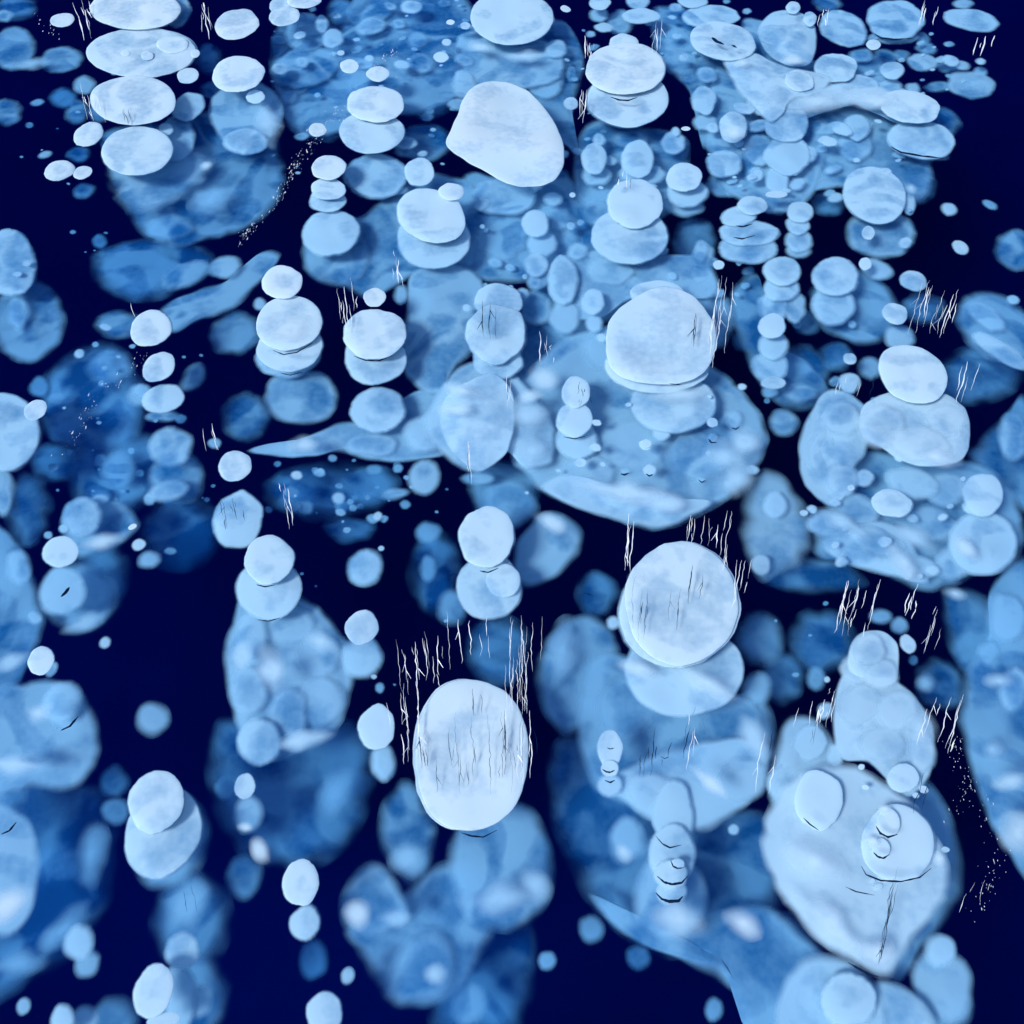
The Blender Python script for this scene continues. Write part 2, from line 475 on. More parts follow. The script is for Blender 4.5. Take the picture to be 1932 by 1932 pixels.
1120 610 16 16 0 .26 middle bead left of the grand central dome
1135 637 9 8 0 .2 lowest bead left of the grand central dome
1150 512 46 26 0 .32 ledge below the bell's left side
1225 505 28 20 0 .36 ledge below the bell's right side
1290 552 58 48 0 .42 shadowed shoulder behind the grand central dome
1322 512 20 26 0 .36 below the thin one right of the bell
S .03 1190,566 1240,542 1290,548 1325,575 1350,620 1350,660 1330,700 1290,722 1230,725 1180,715 1150,690 1143,640 1155,598|grand central dome
1240 556 52 26 0 .12 crown peeking over the grand central dome
1240 692 98 50 0 .1 second tier of the grand central dome
1270 762 80 54 0 .17 third tier of the grand central dome
S .34 1000,700 1040,660 1090,630 1200,620 1340,690 1400,740 1440,800 1442,850 1410,900 1370,940 1310,975 1240,997 1170,982 1090,955 1030,930 1000,900 970,870 960,800 965,740|huge sheet spreading under the grand central dome
S .2 1022,918 1070,897 1120,905 1180,922 1260,940 1340,945 1300,975 1240,994 1160,978 1080,955|crescent along the lower edge of the huge sheet
f 1026 712 25 22 30 .08 flare at upper left of the huge sheet
f 993 785 34 34 0 .14 flare at the left edge of the huge sheet
f 1003 850 28 34 0 .16 flare at lower left of the huge sheet
1087 740 28 30 0 .1 cracked head of the tin man figure
1084 793 34 33 0 .12 chest of the tin man figure
1088 830 39 38 0 .22 belly of the tin man figure
1383 793 18 17 0 .3 dot at the right of the huge sheet
1344 826 10 9 0 .28 small dot with dark underside on the huge sheet
f 1405 835 24 24 0 .14 flare at the right rim of the huge sheet
f 1368 862 34 26 30 .16 flare at lower right of the huge sheet
1225 887 12 11 0 .16 middle of three dots low on the huge sheet
1180 889 10 6 0 .3 left of three dots low on the huge sheet
1322 905 9 6 0 .3 right of three dots low on the huge sheet
f 1250 945 60 14 12 .1 white streak in the lower crescent
1415 592 34 40 0 .58 deep one between the central dome and the totem
1412 640 26 24 0 .75 deep one under it, left of the totem
1476 512 36 28 0 .18 head of the totem right of centre
1474 545 33 25 0 .24 collar of the totem right of centre
1500 580 20 28 10 .3 right arm of the totem
1460 578 28 28 0 .28 chest of the totem
1457 615 25 24 0 .13 bright waist of the totem
1459 652 27 28 0 .24 legs of the totem
1453 692 33 28 0 .28 feet of the totem
1460 722 24 12 0 .15 white pedestal of the totem
1575 522 44 36 0 .2 top disc of the hooded stack at right
1572 575 40 38 0 .27 second disc of the hooded stack at right
1612 578 82 66 25 .48 broad shaded hood behind the right stack
1654 508 30 18 15 .3 pale cap behind the hooded stack
1632 498 12 12 0 .1 white dot behind the hooded stack
1723 530 26 19 18 .15 pale oval right of the hooded stack
1688 592 24 20 20 .1 pale pebble at the lower right of the hood
1742 582 36 26 0 .68 deep one right of the pale pebble
1522 610 22 20 0 .62 deep dot right of the totem's waist
1603 677 13 11 20 .12 white pebble left of the great mound
1575 672 28 26 0 .64 dim one around the white pebble
1510 700 46 46 0 .62 deep one right of the totem's feet
1510 742 30 16 0 .38 lower lip right of the totem's pedestal
1697 637 28 22 15 .3 small hump on top of the great mound
1603 723 20 20 0 .2 left ear of the great mound
1642 695 20 20 0 .42 shaded fold left of the great mound's summit
1722 706 68 52 28 .05 summit of the great mound at right
S .12 1630,765 1690,738 1770,740 1815,765 1828,800 1825,850 1800,873 1740,880 1700,870 1662,845 1627,822|middle tier of the great mound at right
S .22 1545,752 1572,735 1612,748 1642,792 1632,850 1602,900 1590,942 1560,950 1520,915 1508,860 1516,808|left buttress of the great mound
1479 798 25 24 0 .36 round one left of the mound's buttress
S .42 1640,850 1720,870 1820,870 1890,905 1925,980 1920,1040 1890,1080 1850,1075 1800,1098 1740,1110 1670,1080 1600,1062 1540,1040 1560,960 1600,900|wide lower skirt of the great mound
1854 933 38 40 0 .14 right bulge of the mound's skirt
1682 950 38 26 10 .1 pale patch in the middle of the mound's skirt
1630 902 18 16 0 .2 small pale patch by the buttress of the mound
1855 1025 64 60 0 .22 round plate at the lower right of the mound's skirt
f 1822 1035 28 14 45 .06 white streak on the round plate of the skirt
S .3 1440,895 1475,905 1505,945 1525,1000 1510,1050 1470,1075 1435,1085 1412,1030 1408,960|separate lobe at the lower left of the mound
1462 952 22 26 0 .22 hollow patch on the separate lobe of the mound
1436 1066 18 20 0 .2 bright toe of the separate lobe
S .26 1560,1010 1640,985 1700,1000 1730,1050 1750,1100 1690,1088 1620,1070 1565,1045|layered hem of the mound's skirt, left part
f 1705 1060 40 16 50 .1 bright fold in the layered hem
S .62 1440,1062 1570,1060 1625,1098 1580,1112 1480,1108 1440,1092|deep shelf under the mound's left lobe
1880 618 82 56 38 .48 large tilted shell at the right edge
1887 662 62 17 32 .24 pale lip of the tilted shell at right edge
1858 598 44 20 32 .36 dome on the tilted shell at right edge
1850 705 84 48 -20 .7 deep sheet below the tilted shell
S .56 1932,752 1900,780 1850,842 1832,862 1855,900 1900,940 1950,960 1960,850|dim sheet right of the great mound
1910 825 28 44 0 .36 pale haze on the dim sheet right of the mound
1911 566 11 8 10 .3 speck above the tilted shell
S .42 120,985 150,945 200,940 240,960 257,990 230,1022 190,1042 140,1045|bird shaped one at left
155 975 34 36 15 .26 head patch of the bird shaped one
f 196 1022 42 12 -14 .08 bright belly of the bird shaped one
250 994 9 5 -28 .0 glinting tail tip of the bird shaped one
115 1041 34 29 -14 .1 egg at the foot of the bird shaped one
120 997 9 8 0 .28 dot above the egg by the bird
91 1010 8 7 0 .36 dot left above the egg by the bird
262 1028 14 11 -25 .14 dot right of the bird's tail
282 1056 20 16 -20 .36 dim dot below the bird's tail
321 1040 12 8 0 .48 hazy fleck on the deep sheet right of the bird
340 1005 68 58 0 .78 deep sheet right of the bird shaped one
118 1115 42 45 15 .3 pale core of the clam below the bird
150 1128 66 60 10 .5 shell of the clam below the bird
f 160 1175 42 12 -22 .26 glowing lower rim of the clam
190 1092 46 62 0 .74 deep one behind the clam
198 1212 10 11 30 .2 lone dot in the dark below the clam
77 1247 24 28 28 .03 crisp white egg at left below the clam
97 1263 9 14 30 .34 sliver behind the crisp white egg
450 980 45 54 18 .18 cracked oval above the two disc stack
S .48 -20,1010 35,1030 60,1090 78,1170 60,1230 30,1292 -20,1300|vertical hazy mass at left edge beside the clam
65 1165 14 12 30 .34 knob on the hazy mass at left edge
35 1070 22 32 -10 .36 pale streak in the hazy mass at left edge
S .36 -20,1312 50,1290 110,1288 150,1308 174,1350 184,1400 178,1440 150,1478 110,1490 60,1480 20,1495 -20,1480|rounded block at left edge, two thirds down
118 1326 34 40 25 .3 round cap on the block at the left edge
128 1362 26 26 30 .36 second ring on the block at the left edge
f 72 1345 26 17 -10 .1 white flare on the block at the left edge
f 50 1440 50 14 0 .2 pale seam at the bottom of the left edge block
288 1356 28 29 0 .34 lone round one in the big dark gap at left
508 1057 47 46 -15 .07 top disc of the totem left of centre, lower half
507 1112 61 56 0 .15 second disc of the totem left of centre, lower half
S .32 455,1130 440,1180 425,1225 430,1290 440,1335 458,1390 490,1430 530,1430 570,1408 612,1395 642,1360 660,1300 665,1255 640,1200 612,1160 570,1130 510,1118|big lumpy body of the lower left totem
f 512 1265 22 45 -10 .08 white ridge down the lumpy body
f 456 1238 18 30 0 .14 pale flank of the lumpy body
490 1400 38 42 0 .22 round knob at the lower left of the lumpy body
f 560 1400 38 14 -15 .16 pale hem of the lumpy body
S .72 412,1390 445,1360 560,1385 640,1370 680,1390 692,1450 680,1520 640,1590 570,1625 510,1620 460,1590 420,1520 405,1450|deep bowl under the lumpy body
f 632 1500 24 48 25 .5 hazy rim at the right of the deep bowl
690 1071 31 34 10 .26 lone round one right of the lower left totem's head
719 1035 6 5 0 .2 speck at the shoulder of the lone round one
682 1184 30 33 28 .06 white bead on the right arm of the lumpy body
684 1240 36 40 0 .26 hand under the white bead
642 1226 34 22 15 .32 arm joining the lumpy body to the hand
705 1277 6 5 0 .1 white speck under the hand
717 1298 9 10 0 .42 hazy dot below the hand
711 1373 34 44 8 .08 crisp egg left of the great oval
723 1440 23 32 0 .26 shaded one below the crisp egg
713 974 9 8 -30 .2 dot in the dark under the teal bed
808 1005 22 19 0 .52 upper hazy one in the dark left of the centre snowman
820 1078 36 74 0 .8 deep column left of the centre snowman
807 1072 15 24 0 .58 lower hazy one in the dark left of the centre snowman
852 1145 27 32 0 .52 dim round one at the snowman's lower left
660 1000 44 20 0 .84 deep smudge below the teal bed
918 1013 51 58 10 .06 head of the centre snowman
922 1108 60 62 0 .14 body of the centre snowman
950 1096 32 32 0 .1 button disc on the right of the snowman's body
960 950 50 44 0 .48 dim hat above the centre snowman
S .36 985,1012 1020,975 1050,970 1085,990 1097,1020 1075,1062 1040,1090 1000,1105 975,1090 972,1045|tilted block right of the centre snowman
f 1040 986 32 13 25 .06 bright tip of the tilted block
940 1228 50 58 0 .72 deep round one above the great oval
890 1426 109 144 0 .0 great oval seamed with dark cracks
768 1572 46 88 -3 .5 long oval below left of the great oval
f 768 1620 28 30 0 .3 pale end of the long oval
945 1632 95 120 0 .4 large shaded egg below right of the great oval
f 945 1695 68 26 -5 .2 pale belt on the large shaded egg
S .38 682,1637 712,1632 742,1660 770,1712 755,1742 700,1765 660,1750 647,1710 660,1670|left fist of the bottom star shape
f 676 1722 24 26 0 .04 white gleam on the left fist
f 745 1732 34 13 0 .24 pale wrist of the left fist
S .46 660,1752 760,1700 820,1640 900,1640 930,1720 905,1800 850,1870 790,1890 730,1870 700,1820 680,1790|body of the bottom star shape
S .42 742,1890 727,1865 762,1790 800,1762 845,1775 862,1820 850,1860 820,1884 770,1893|lower knob of the bottom star shape
f 820 1838 20 18 0 .16 gleam on the lower knob of the star shape
S .82 860,1750 960,1740 1000,1790 985,1860 945,1950 850,1950 830,1880|deep mass right of the bottom star shape
885 1896 30 36 0 .52 hazy one at the bottom edge under the shaded egg
-5 1505 48 66 0 .42 cut by the left edge under the rounded block
5 1640 68 124 0 .3 tall oval cut by the left edge near the bottom
f 14 1706 48 24 -25 .0 white gleam low in the tall left edge oval
S .78 60,1478 130,1490 182,1500 205,1560 202,1640 182,1720 125,1790 60,1835 -20,1850 -20,1500|vast deep bowl at the bottom left
f 172 1610 22 60 8 .5 hazy right rim of the vast deep bowl
f 120 1752 60 20 -45 .48 hazy lower rim of the vast deep bowl
f 30 1818 56 18 -8 .46 hazy bottom rim of the vast deep bowl
215 1475 25 28 0 .68 upper of two dim ones left of the sealed stack
218 1530 24 24 0 .62 lower of two dim ones left of the sealed stack
295 1512 50 60 22 .05 top egg of the pair in the dark, lower left
308 1572 68 88 22 .12 bottom egg of the pair in the dark, lower left
322 1590 66 84 22 .44 hazy rim behind the pair of eggs, lower left
362 1735 62 86 0 .62 deep oval below the pair of eggs
f 352 1710 32 50 10 .4 pale core of the deep oval below the eggs
343 1795 30 34 10 .2 round knob on the deep oval below the eggs
148 1778 25 32 22 .26 upper of two dots at the rim of the vast bowl
165 1818 20 26 22 .36 lower of two dots at the rim of the vast bowl
290 1870 36 52 18 .07 crisp tilted egg near the bottom left
338 1885 30 62 0 .28 stem right of the crisp tilted egg
372 1888 25 32 15 .3 side bud right of the stem near the bottom
370 1880 52 72 0 .55 hazy backing of the stem near the bottom
308 1925 32 15 -15 .1 white foot at the bottom edge below the tilted egg
44 1898 12 16 15 .3 small lone one in the bottom left corner
118 1925 22 27 0 .2 left of three cut by the bottom edge, left side
160 1922 24 24 0 .3 middle of three cut by the bottom edge, left side
215 1930 40 44 0 .58 right dim one of three at the bottom edge, left side
462 1484 19 25 15 .1 white bead in the left of the deep bowl
467 1535 25 33 0 .32 second bead down in the left of the deep bowl
f 465 1561 15 8 10 .02 white gleam under the second bead
f 491 1604 13 24 -30 .02 gleam at the foot of the deep bowl
460 1655 32 36 0 .58 dim one under the left of the deep bowl
425 1487 20 18 0 .6 hazy one at the left rim of the deep bowl
568 1665 34 45 8 .05 upper of two crisp eggs below the deep bowl
575 1742 28 33 20 .14 lower of two crisp eggs below the deep bowl
590 1810 25 36 0 .88 faint ghost below the two crisp eggs
655 1842 11 16 15 .2 small lone one left of the star shape
612 1912 34 40 8 .12 rough edged one cut by the bottom edge
1285 1138 108 116 0 .02 big round disc, right of centre, crossed by cracks
1275 1155 104 108 0 .08 slightly larger disc hidden under the big round one
1292 1265 110 86 0 .15 bowl beneath the big round disc
1128 1120 33 38 0 .72 deep round one left of the big round disc
1157 1175 13 13 20 .2 dot left of the big round disc
S .44 1065,1180 1110,1165 1150,1190 1162,1240 1132,1310 1110,1360 1070,1380 1035,1350 1015,1290 1026,1230|tall hazy egg left of the bowl
1432 1205 40 46 0 .52 round blue one at right of the big disc
1475 1278 36 44 0 .66 deep one below the round blue one
1430 1302 26 30 0 .38 hazy one right of the bowl's lower side
S .42 1110,1250 1180,1240 1350,1320 1420,1300 1450,1340 1455,1400 1445,1460 1420,1500 1370,1535 1320,1555 1260,1555 1200,1530 1130,1485 1100,1430 1090,1350|broad blue torso under the bowl
S .26 1140,1482 1200,1440 1300,1405 1400,1395 1450,1420 1430,1490 1370,1543 1310,1568 1240,1550 1180,1512|pale apron at the bottom of the blue torso
f 1340 1476 42 9 38 .02 white slash across the pale apron
1151 1413 24 34 0 .1 small peaked one at the torso's left
1150 1450 17 16 0 .09 second link under the small peaked one
1150 1482 22 20 0 .2 third link under the small peaked one
S .62 1050,1420 1100,1400 1200,1510 1260,1550 1330,1560 1400,1530 1455,1560 1462,1700 1440,1760 1380,1740 1300,1780 1240,1785 1180,1750 1120,1690 1070,1600 1045,1520|vast deep sheet under the blue torso
1182 1584 31 40 8 .36 hazy egg on the deep sheet left of the ladder
f 1176 1606 13 22 -30 .1 gleam on the hazy egg left of the ladder
1268 1535 37 62 0 .2 top rung of the ladder column
1267 1612 42 56 0 .16 second rung of the ladder column
1266 1650 30 28 0 .13 third rung of the ladder column
1278 1630 13 10 0 .09 tiny rung on the ladder column
1266 1684 28 24 0 .17 fourth rung of the ladder column
1265 1690 68 78 0 .34 wide tear shaped foot of the ladder column
f 1280 1735 45 28 25 .08 white glow in the tear shaped foot
S .44 1120,1692 1170,1710 1250,1760 1330,1745 1400,1710 1465,1725 1530,1780 1600,1850 1640,1990 1440,2010 1424,1930 1400,1882 1352,1840 1290,1812 1210,1782 1150,1738|hem flowing from the ladder to the bottom edge
f 1403 1742 34 20 28 .0 white flare on the flowing hem
1115 1752 22 25 0 .52 left upper of four hazy dots in the dark, bottom middle
1032 1812 17 17 0 .48 leftmost of four hazy dots in the dark, bottom middle
1205 1805 22 22 0 .5 right middle of four hazy dots, bottom middle
1346 1905 16 21 10 .5 lowest of four hazy dots in the dark, bottom middle
1384 1565 10 10 0 .26 small button below the pale apron
1550 1210 52 55 0 .7 deep round one left of the cone's tip
1540 1280 17 22 0 .48 hazy one under the deep round one by the cone
1560 1282 6 6 0 .14 white speck left of the cone
1556 1341 12 17 35 .2 grey pebble ringed with cracks
1661 1164 21 14 0 .42 dim tip above the right hand cone
1697 1180 15 16 0 .4 dim bud right of the cone's tip
1712 1215 14 19 -30 .12 pale finger right of the cone's neck
1723 1246 9 10 0 .55 dim dot under the pale finger
S .12 1612,1205 1655,1190 1690,1212 1695,1250 1685,1290 1640,1285 1600,1262|neck of the right hand cone
S .16 1590,1275 1640,1262 1700,1290 1750,1350 1762,1400 1750,1470 1720,1500 1690,1488 1640,1440 1585,1428 1572,1345|chest of the right hand cone
f 1735 1375 26 32 0 .1 pale shoulder of the right hand cone
1576 1425 14 22 0 .2 blue pit left of the cone's chest
S .24 1482,1362 1530,1355 1560,1380 1590,1450 1560,1500 1500,1540 1452,1500 1466,1420|left wing of the right hand cone
S .12 1470,1500 1510,1462 1600,1445 1700,1500 1750,1560 1782,1620 1782,1690 1745,1740 1708,1790 1680,1838 1650,1835 1590,1800 1540,1765 1490,1710 1455,1650 1440,1590 1448,1540|giant pale heart at the base of the right cone
S .46 1700,1460 1760,1490 1800,1570 1810,1640 1795,1700 1735,1790 1690,1850 1640,1750 1650,1550|shaded flank behind the giant heart
1544 1510 45 57 0 .07 upper left disc lying on the giant heart
1693 1592 70 73 0 .07 large ring lying on the giant heart's right
1675 1553 22 28 0 .03 upper bead in the ring on the giant heart
1662 1601 17 19 0 .03 middle bead in the ring on the giant heart
f 1668 1527 12 8 0 .0 white gleam above the upper bead on the heart
f 1646 1588 14 8 0 .0 white gleam above the middle bead on the heart
f 1772 1620 11 15 0 .02 white gleam at the heart's right edge
S .22 1480,1855 1520,1812 1590,1812 1640,1850 1665,1950 1475,1950|round shouldered one at the bottom edge below the heart
1600 1888 50 52 0 .16 disc inside the round shouldered bottom one
S .24 1645,1862 1682,1855 1740,1890 1762,1950 1650,1950|pale wedge at the bottom edge below the heart's tip
1775 1795 27 30 0 .24 upper toe of the big footprint at the bottom right
1778 1858 54 70 -18 .3 sole of the big footprint at the bottom right
1792 1905 44 34 -25 .42 dim heel rim of the footprint at bottom right
1470 1800 62 62 0 .64 deep one left of the heart's tip
S .6 1782,1122 1820,1118 1870,1150 1885,1250 1850,1290 1805,1240 1790,1180|dim flap at the upper end of the right edge wall
f 1802 1120 24 10 10 .14 bright corner of the dim flap at right
S .46 1870,1110 1950,1070 1960,1400 1950,1650 1900,1600 1860,1530 1830,1440 1815,1330 1830,1260 1865,1200|long wall of gas down the right edge
1900 1165 36 46 0 .38 pale lump at the top of the right edge wall
1912 1300 28 42 0 .32 pale lump halfway down the right edge wall
1865 1232 20 22 0 .44 knob on the inner side of the right edge wall
f 1922 1572 30 38 0 .06 white glow near the foot of the right edge wall
f 1872 1415 22 20 0 .22 small glow on the middle of the right edge wall
1775 1292 42 44 0 .64 dim one between the cone and the right edge wall
f 1746 1290 15 20 0 .34 pale left side of the dim one by the right wall
S 0.51 690,-10 860,-10 900,60 880,160 800,210 700,200 640,140 650,40|dim haze behind the dots near the top
S 0.55 520,60 600,40 680,90 700,170 660,240 560,250 520,170|dim haze around the broad dim bubble near the top
S 0.47 1060,380 1130,340 1180,420 1160,520 1340,540 1380,600 1340,660 1180,600 1060,640 1000,560|dim backing between the bell and the grand central dome
S 0.45 750,340 830,330 900,360 900,450 880,510 780,520 700,560 640,520 650,430 700,400|dim backing behind the pale twin discs
S 0.47 1120,230 1200,240 1290,260 1290,330 1260,400 1180,420 1090,370 1090,280|dim backing behind the barrel and little cone
S 0.49 1230,20 1300,20 1380,60 1370,130 1330,280 1300,170 1250,120|dim slope behind the bean shaped bubble
S 0.51 1000,60 1060,40 1100,110 1080,200 1090,290 1040,240 1000,160|dim slope right of the great white dome
S 0.53 1380,560 1430,520 1460,640 1520,680 1560,740 1500,770 1440,730 1400,640|dim haze around the totem right of centre
S 0.49 980,620 1090,600 1160,640 1060,690 960,750 950,690|dim ledge in the bay left of the central dome
S .72 100,700 200,650 260,720 250,830 160,850 90,800|deep haze around the dim egg at left
S .72 160,840 280,830 300,900 240,960 150,930|deep haze left of the bust at left
S 0.53 900,880 1000,880 1010,940 960,990 900,960|dim haze under the centre column's foot
S .15 1366,108 1420,100 1460,118 1500,130 1550,140 1568,152 1535,180 1492,190 1476,215 1452,230 1420,200 1392,170|pale shoulder of the upper right mass, below the notched plate
S .4 1350,130 1400,150 1500,180 1550,230 1555,300 1530,370 1470,400 1400,380 1350,330 1335,250|dim core behind the lumps of the upper right mass
1508 153 28 20 10 .1 shaded lens on the pale shoulder of the upper right mass
1485 234 42 35 0 .19 biggest lump in the upper right mass
1440 192 30 26 0 .22 lump left of the biggest in the upper right mass
1485 293 42 38 0 .22 lump under the biggest in the upper right mass
1466 340 22 26 0 .24 narrow foot of the upper right mass lumps
1465 367 21 7 0 .12 bright sill under the narrow foot of the lumps
1432 283 28 30 0 .3 lump between knot and biggest lump, upper right mass
1400 338 34 24 0 .42 dim tread under the round one at the mass's foot
1346 258 18 30 0 .44 dim left flank of the upper right mass
1432 330 22 26 0 .44 dim one beside the narrow foot of the lumps
1578 262 62 66 0 .52 blue hollow under the arch of the bright band
1596 163 62 24 0 .22 pale fill above the middle of the bright band
1661 158 42 16 8 .32 pale fill above the right of the bright band
f 1540 195 46 16 -14 .08 white gleam at the left end of the bright band
f 1650 190 50 12 0 .06 white gleam on the middle of the bright band
f 1384 250 18 12 0 .02 white gleam on the bright knot
f 1400 118 14 10 0 .04 white gleam under the notched plate
1588 790 36 32 0 .18 upper knob of the mound's left buttress
1558 850 36 42 10 .21 middle knob of the mound's left buttress
1588 905 30 32 0 .2 lower knob of the mound's left buttress
1662 805 46 40 0 .1 left lobe of the mound's middle tier
1785 795 36 30 20 .1 right lobe of the mound's middle tier
1735 838 56 34 10 .08 lower lobe of the mound's middle tier
1722 912 50 28 15 .24 knob in the upper part of the mound's skirt
1785 925 40 30 0 .28 knob at the upper right of the mound's skirt
1618 962 40 28 20 .26 knob at the left of the mound's skirt
1562 990 40 24 10 .25 lowest left knob of the mound's skirt
1762 988 46 30 20 .32 knob in the middle right of the mound's skirt
1800 1062 42 28 -10 .28 knob left under the round plate of the skirt
1652 1022 48 24 20 .22 first knob along the layered hem
1722 1068 46 22 15 .24 second knob along the layered hem
1640 1225 30 30 0 .09 upper lobe on the cone's neck
1612 1262 26 28 0 .12 left lobe on the cone's neck
1662 1272 34 28 0 .1 lower lobe on the cone's neck
1622 1332 42 40 0 .14 upper left lobe of the cone's chest
1692 1342 40 40 0 .12 upper right lobe of the cone's chest
1738 1418 26 40 -10 .12 right lobe of the cone's chest
1662 1405 44 34 0 .13 middle lobe of the cone's chest
1704 1468 30 28 0 .09 lowest tip of the cone's chest
1528 1402 32 34 0 .21 lobe on the cone's left wing
1482 1478 34 34 0 .22 lobe where the left wing meets the heart
472 1200 32 44 0 .26 upper left lobe of the lumpy body
545 1180 48 36 0 .3 top lobe of the lumpy body
602 1235 40 44 0 .29 upper right lobe of the lumpy body
605 1325 42 48 0 .28 lower right lobe of the lumpy body
545 1345 36 46 0 .26 middle lobe of the lumpy body
468 1305 34 44 0 .27 lower left lobe of the lumpy body
S .24 870,690 940,690 1000,740 1040,800 1040,870 990,880 950,850 900,890 840,860 800,800 830,740|pale web joining the centre pawn's foot to the huge sheet
S .34 1140,470 1240,480 1330,490 1345,560 1200,560 1130,600 1050,590 1060,500|pale ledge between bell and grand central dome
1150 660 50 40 0 .34 shaded lobe at the left cheek of the grand central dome
1190 840 70 50 0 .3 pale lobe in the middle of the huge sheet
1320 860 60 45 0 .3 pale lobe at the right of the huge sheet
1110 890 50 34 0 .28 pale lobe at the lower left of the huge sheet
700 840 46 22 0 .3 pale lobe in the middle of the long sheet
800 820 40 34 0 .26 pale lobe at the right end of the long sheet
1380 1360 54 50 0 .4 right lobe of the blue torso
1180 1340 54 60 0 .42 left lobe of the blue torso
1400 1470 50 40 -30 .24 right lobe of the pale apron
1230 1500 50 40 20 .22 left lobe of the pale apron
860 1720 60 60 0 .5 lobe in the heart of the bottom star shape
f 1570 1748 104 20 40 .03 long white crescent on the lower left edge of the giant heart
f 1535 1625 58 26 30 .04 white bloom on the left half of the giant heart
f 1655 1800 30 28 0 .02 white tip of the giant heart
f 1424 1392 20 46 -28 .14 pale glow on the torso's right flank
f 1338 1292 54 15 30 .04 white bloom on the bowl beneath the big disc
f 1205 1262 40 12 15 .05 white bloom at the left of the bowl
f 1210 1100 24 11 30 .005 white bloom at the left edge of the big round disc
f 1180 928 100 11 9 .08 long pale streak above the huge sheet's lower edge
f 605 1210 34 14 20 .12 pale bloom at the right of the lumpy body
f 572 1396 56 10 -12 .12 pale hem line of the lumpy body
f 1765 862 44 13 10 .03 white bloom low on the mound's middle tier
f 1905 1475 34 15 -20 .1 pale bloom on the lower right edge wall
f 1885 1285 26 12 0 .16 pale bloom on the middle of the right edge wall
f 1010 1672 22 32 -30 .2 pale bloom on the right of the large shaded egg
f 505 232 14 40 -12 .18 pale right rim of the tall upper left dome
f 20 1248 34 12 -20 .2 pale bloom at the left edge beside the crisp egg
f 26 1442 56 9 4 .12 pale line on the left edge block
f 905 88 26 7 10 .1 pale streak on the layered mass, left
f 990 106 40 8 -5 .14 pale streak on the layered mass, right
f 862 772 32 14 0 .05 white bloom left on the centre column's foot
f 1000 748 22 10 0 .06 white bloom on the pale web
f 872 738 36 12 10 .05 white bloom where the pawn meets its foot
f 1280 745 60 12 -5 .1 pale bloom on the third tier of the central dome
f 545 622 44 20 -10 .02 white bloom on the tilted stack's second disc
f 1390 905 22 40 40 .16 pale bloom at the right edge of the huge sheet
f 1060 1230 20 60 10 .32 pale bloom on the tall hazy egg
f 1725 1015 60 14 30 .16 pale fold across the mound's skirt
f 1590 985 50 12 25 .16 pale fold at the left of the mound's skirt
f 60 120 28 10 -10 .3 pale lower rim of the blob at the top left edge
1525 188 42 18 -10 .16 first lobe of the bright band crossing the upper right mass
1585 178 50 20 -3 .14 second lobe of the bright band crossing the upper right mass
1645 184 50 20 6 .13 third lobe of the bright band crossing the upper right mass
S .3 1480,180 1600,150 1700,165 1760,205 1700,235 1620,200 1540,215 1490,230|pale haze backing the bright band at upper right
"""
